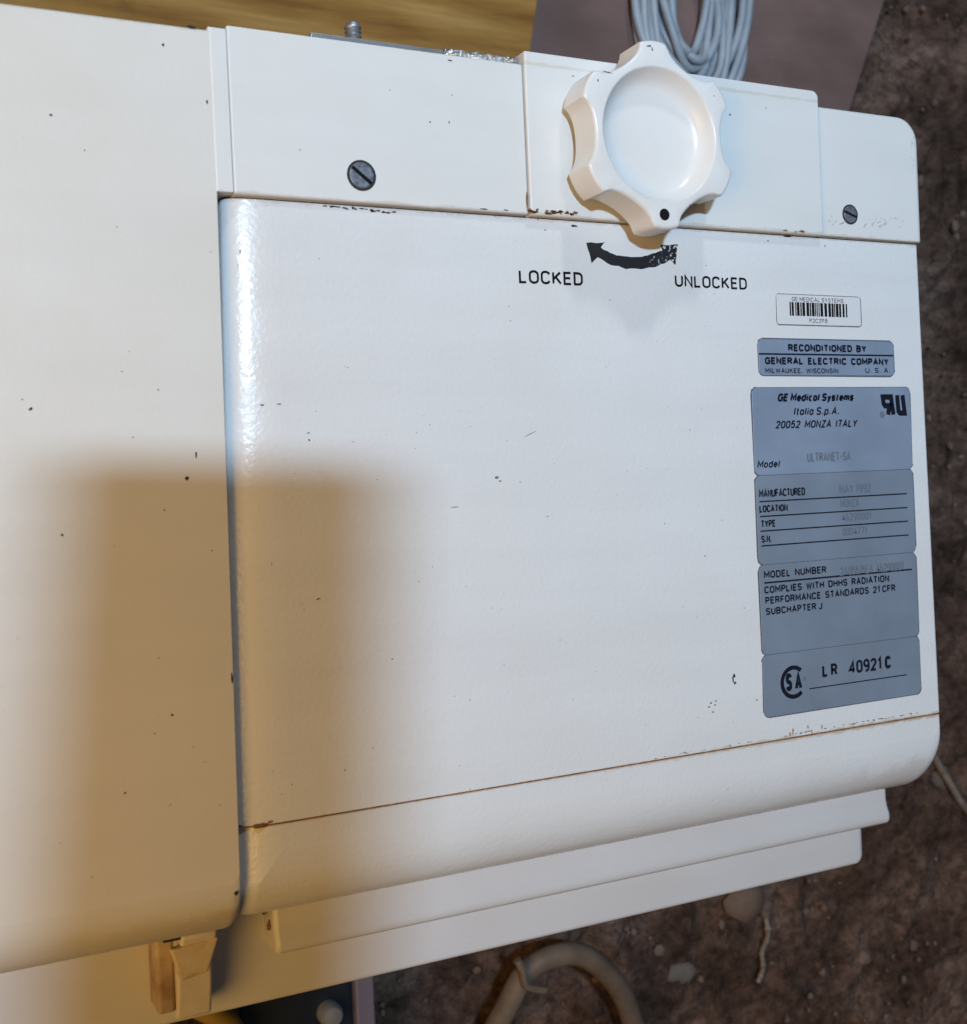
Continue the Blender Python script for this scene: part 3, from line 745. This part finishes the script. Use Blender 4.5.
# under the front: hose, navy box with pale knob, yellow strap, pebbles, twig
def on(px, py, h=0.0): return U(px, py, GZ + h)
M_hose = noisy('dusty_tan_hose', [(.3, (.11, .075, .05)), (.7, (.22, .16, .115))], 30, .6, 0, .1, .001)
ctl = [(478, 1060, .05), (505, 1010, .06), (524, 975, .07), (548, 958, .075), (578, 954, .075), (604, 970, .07), (625, 1000, .06), (640, 1050, .045)]
ctl = [on(*c) for c in ctl]
def spline(c, n=10):
    out = []
    for i in range(len(c) - 1):
        p0 = c[max(i - 1, 0)]; p1 = c[i]; p2 = c[i + 1]; p3 = c[min(i + 2, len(c) - 1)]
        for k in range(n):
            t = k / n
            out.append(.5 * ((2 * p1) + (p2 - p0) * t + (2 * p0 - 5 * p1 + 4 * p2 - p3) * t * t + (3 * p1 - p0 - 3 * p2 + p3) * t ** 3))
    return out + [c[-1]]
bm = bmesh.new(); tube(bm, spline(ctl), .0092, 14)
ho = tag(link('hose', bm, M_hose), 'dusty tan hose bending in an arch on the dirt below the unit', 'hose')
bm = bmesh.new(); tube(bm, spline([on(517, 960, .085), on(523, 972, .085), on(527, 986, .085), on(545, 990, .085)]), .003, 8)
link('cable_tie', bm, M_hose, ho)

def box_thing():
    o = bpy.data.objects.new('instrument_box', None); COL.objects.link(o)
    tag(o, 'dark navy box with pale round knob and lilac edge strip below the unit', 'box')
    zb = GZ + .10
    A = U(235, 985, zb); B = U(352, 975, zb); x0_, x1_ = A.x, B.x
    ytop = A.y + .06; ylow = A.y - .25
    o.location = ((x0_ + x1_) / 2, (ytop + ylow) / 2, GZ)
    nv = noisy('navy_enamel', [(.3, (.010, .014, .022)), (.7, (.02, .028, .042))], 20, .35, 0, .05, .001)
    link('housing', plate(x0_, x1_, ylow, ytop, GZ, zb, (.004,) * 4, .004, (.006,) * 4), nv, o)
    li = mat('lilac_trim', (.17, .14, .18), .5)[0]
    link('trim_strip', plate(x1_ + .0008, x1_ + .015, ylow, ytop, GZ, zb + .004, (.002,) * 4, .002, (.002,) * 4), li, o)
    k = U(331, 1015, zb + .006); bm = bmesh.new()
    lathe(bm, [(.0085, -.008), (.0085, .002), (.0065, .005), (.002, .0062)], k, 'z', 28)
    link('knob', bm, mat('pale_button', (.22, .225, .23), .5)[0], o)
box_thing()
M_yel = noisy('yellow_webbing', [(.3, (.30, .19, .03)), (.7, (.45, .31, .06))], 60, .7)
bm = bmesh.new(); a = U(228, 1004, GZ + .12)
tube(bm, spline([a + Vector((-.03, .01, .0)), a + Vector((-.008, -.006, 0)), a + Vector((.006, -.03, -.01)), a + Vector((.008, -.10, -.05))]), .008, 10)
tag(link('yellow_strap', bm, M_yel), 'mustard yellow strap end below the beige latch', 'strap')

M_pale = noisy('pale_stone', [(.3, (.11, .085, .068)), (.7, (.19, .155, .13))], 40, .8)
for px, py, r, lb in ((680, 974, .013, 'pale oval pebble on dark dirt right of the hose arch'),
                      (745, 902, .020, 'large flat grey stone half buried just below the base plate'),
                      (939, 774, .016, 'grey flat stone beside the twig at the right of the unit')):
    bm = bmesh.new(); stone(bm, on(px, py, .006), r, .55, int(px))
    tag(link('pebble', bm, M_pale if r < .018 else M_peb), lb, 'stone')
M_twig = noisy('dry_twig', [(.3, (.14, .10, .075)), (.7, (.30, .24, .19))], 90, .8)
bm = bmesh.new(); tube(bm, spline([on(934, 757, .02), on(948, 780, .02), on(962, 803, .018), on(985, 830, .015)]), .0035, 8)
tag(link('twig', bm, M_twig), 'thin pale twig on the dirt at the right edge', 'twig')
bm = bmesh.new(); tube(bm, spline([on(765, 915, .014), on(768, 935, .013), on(762, 952, .012), on(763, 968, .012), on(758, 982, .01)]), [.0022 + .001 * (i % 7 == 0) for i in range(41)], 8)
tag(link('root', bm, M_twig), 'crooked thin root on shaded dirt below the base plate', 'root')

# unseen slab added behind the lens, outlined to throw the soft-edged left shade
def shade_slab():
    o = bpy.data.objects.new('shade_slab', None); COL.objects.link(o)
    tag(o, 'unseen black slab added behind the lens to shade the left side of the unit', 'shade_slab')
    axis = Vector((R[2][0], R[2][1], R[2][2])); back = CAM - axis * .012
    pts = []
    for px, py in ((58, 456), (394, 462), (385, 1100), (5, 1150)):
        c_ = U(px, py); d = KEY - c_
        pts.append(c_ + d * ((back - c_).dot(axis) / d.dot(axis)))
    ctr = sum(pts, Vector()) / 4; o.location = ctr
    d = axis * -.008
    bm = bmesh.new(); lo = [bm.verts.new(p) for p in pts]; hi = [bm.verts.new(p + d) for p in pts]
    bm.faces.new(hi); bm.faces.new(lo[::-1])
    for i in range(4): bm.faces.new((lo[i], lo[(i + 1) % 4], hi[(i + 1) % 4], hi[i]))
    bmesh.ops.recalc_face_normals(bm, faces=bm.faces)
    bmesh.ops.bevel(bm, geom=list(bm.edges), offset=.003, segments=2, affect='EDGES')
    link('case', bm, mat('slab_black', (.02, .02, .022), .6)[0], o)
    bm = bmesh.new(); bm.faces.new([bm.verts.new(p.lerp(ctr, .07) + d * 1.06) for p in pts])
    link('slab_face', bm, mat('slab_gloss', (.01, .01, .012), .1)[0], o, False)
shade_slab()
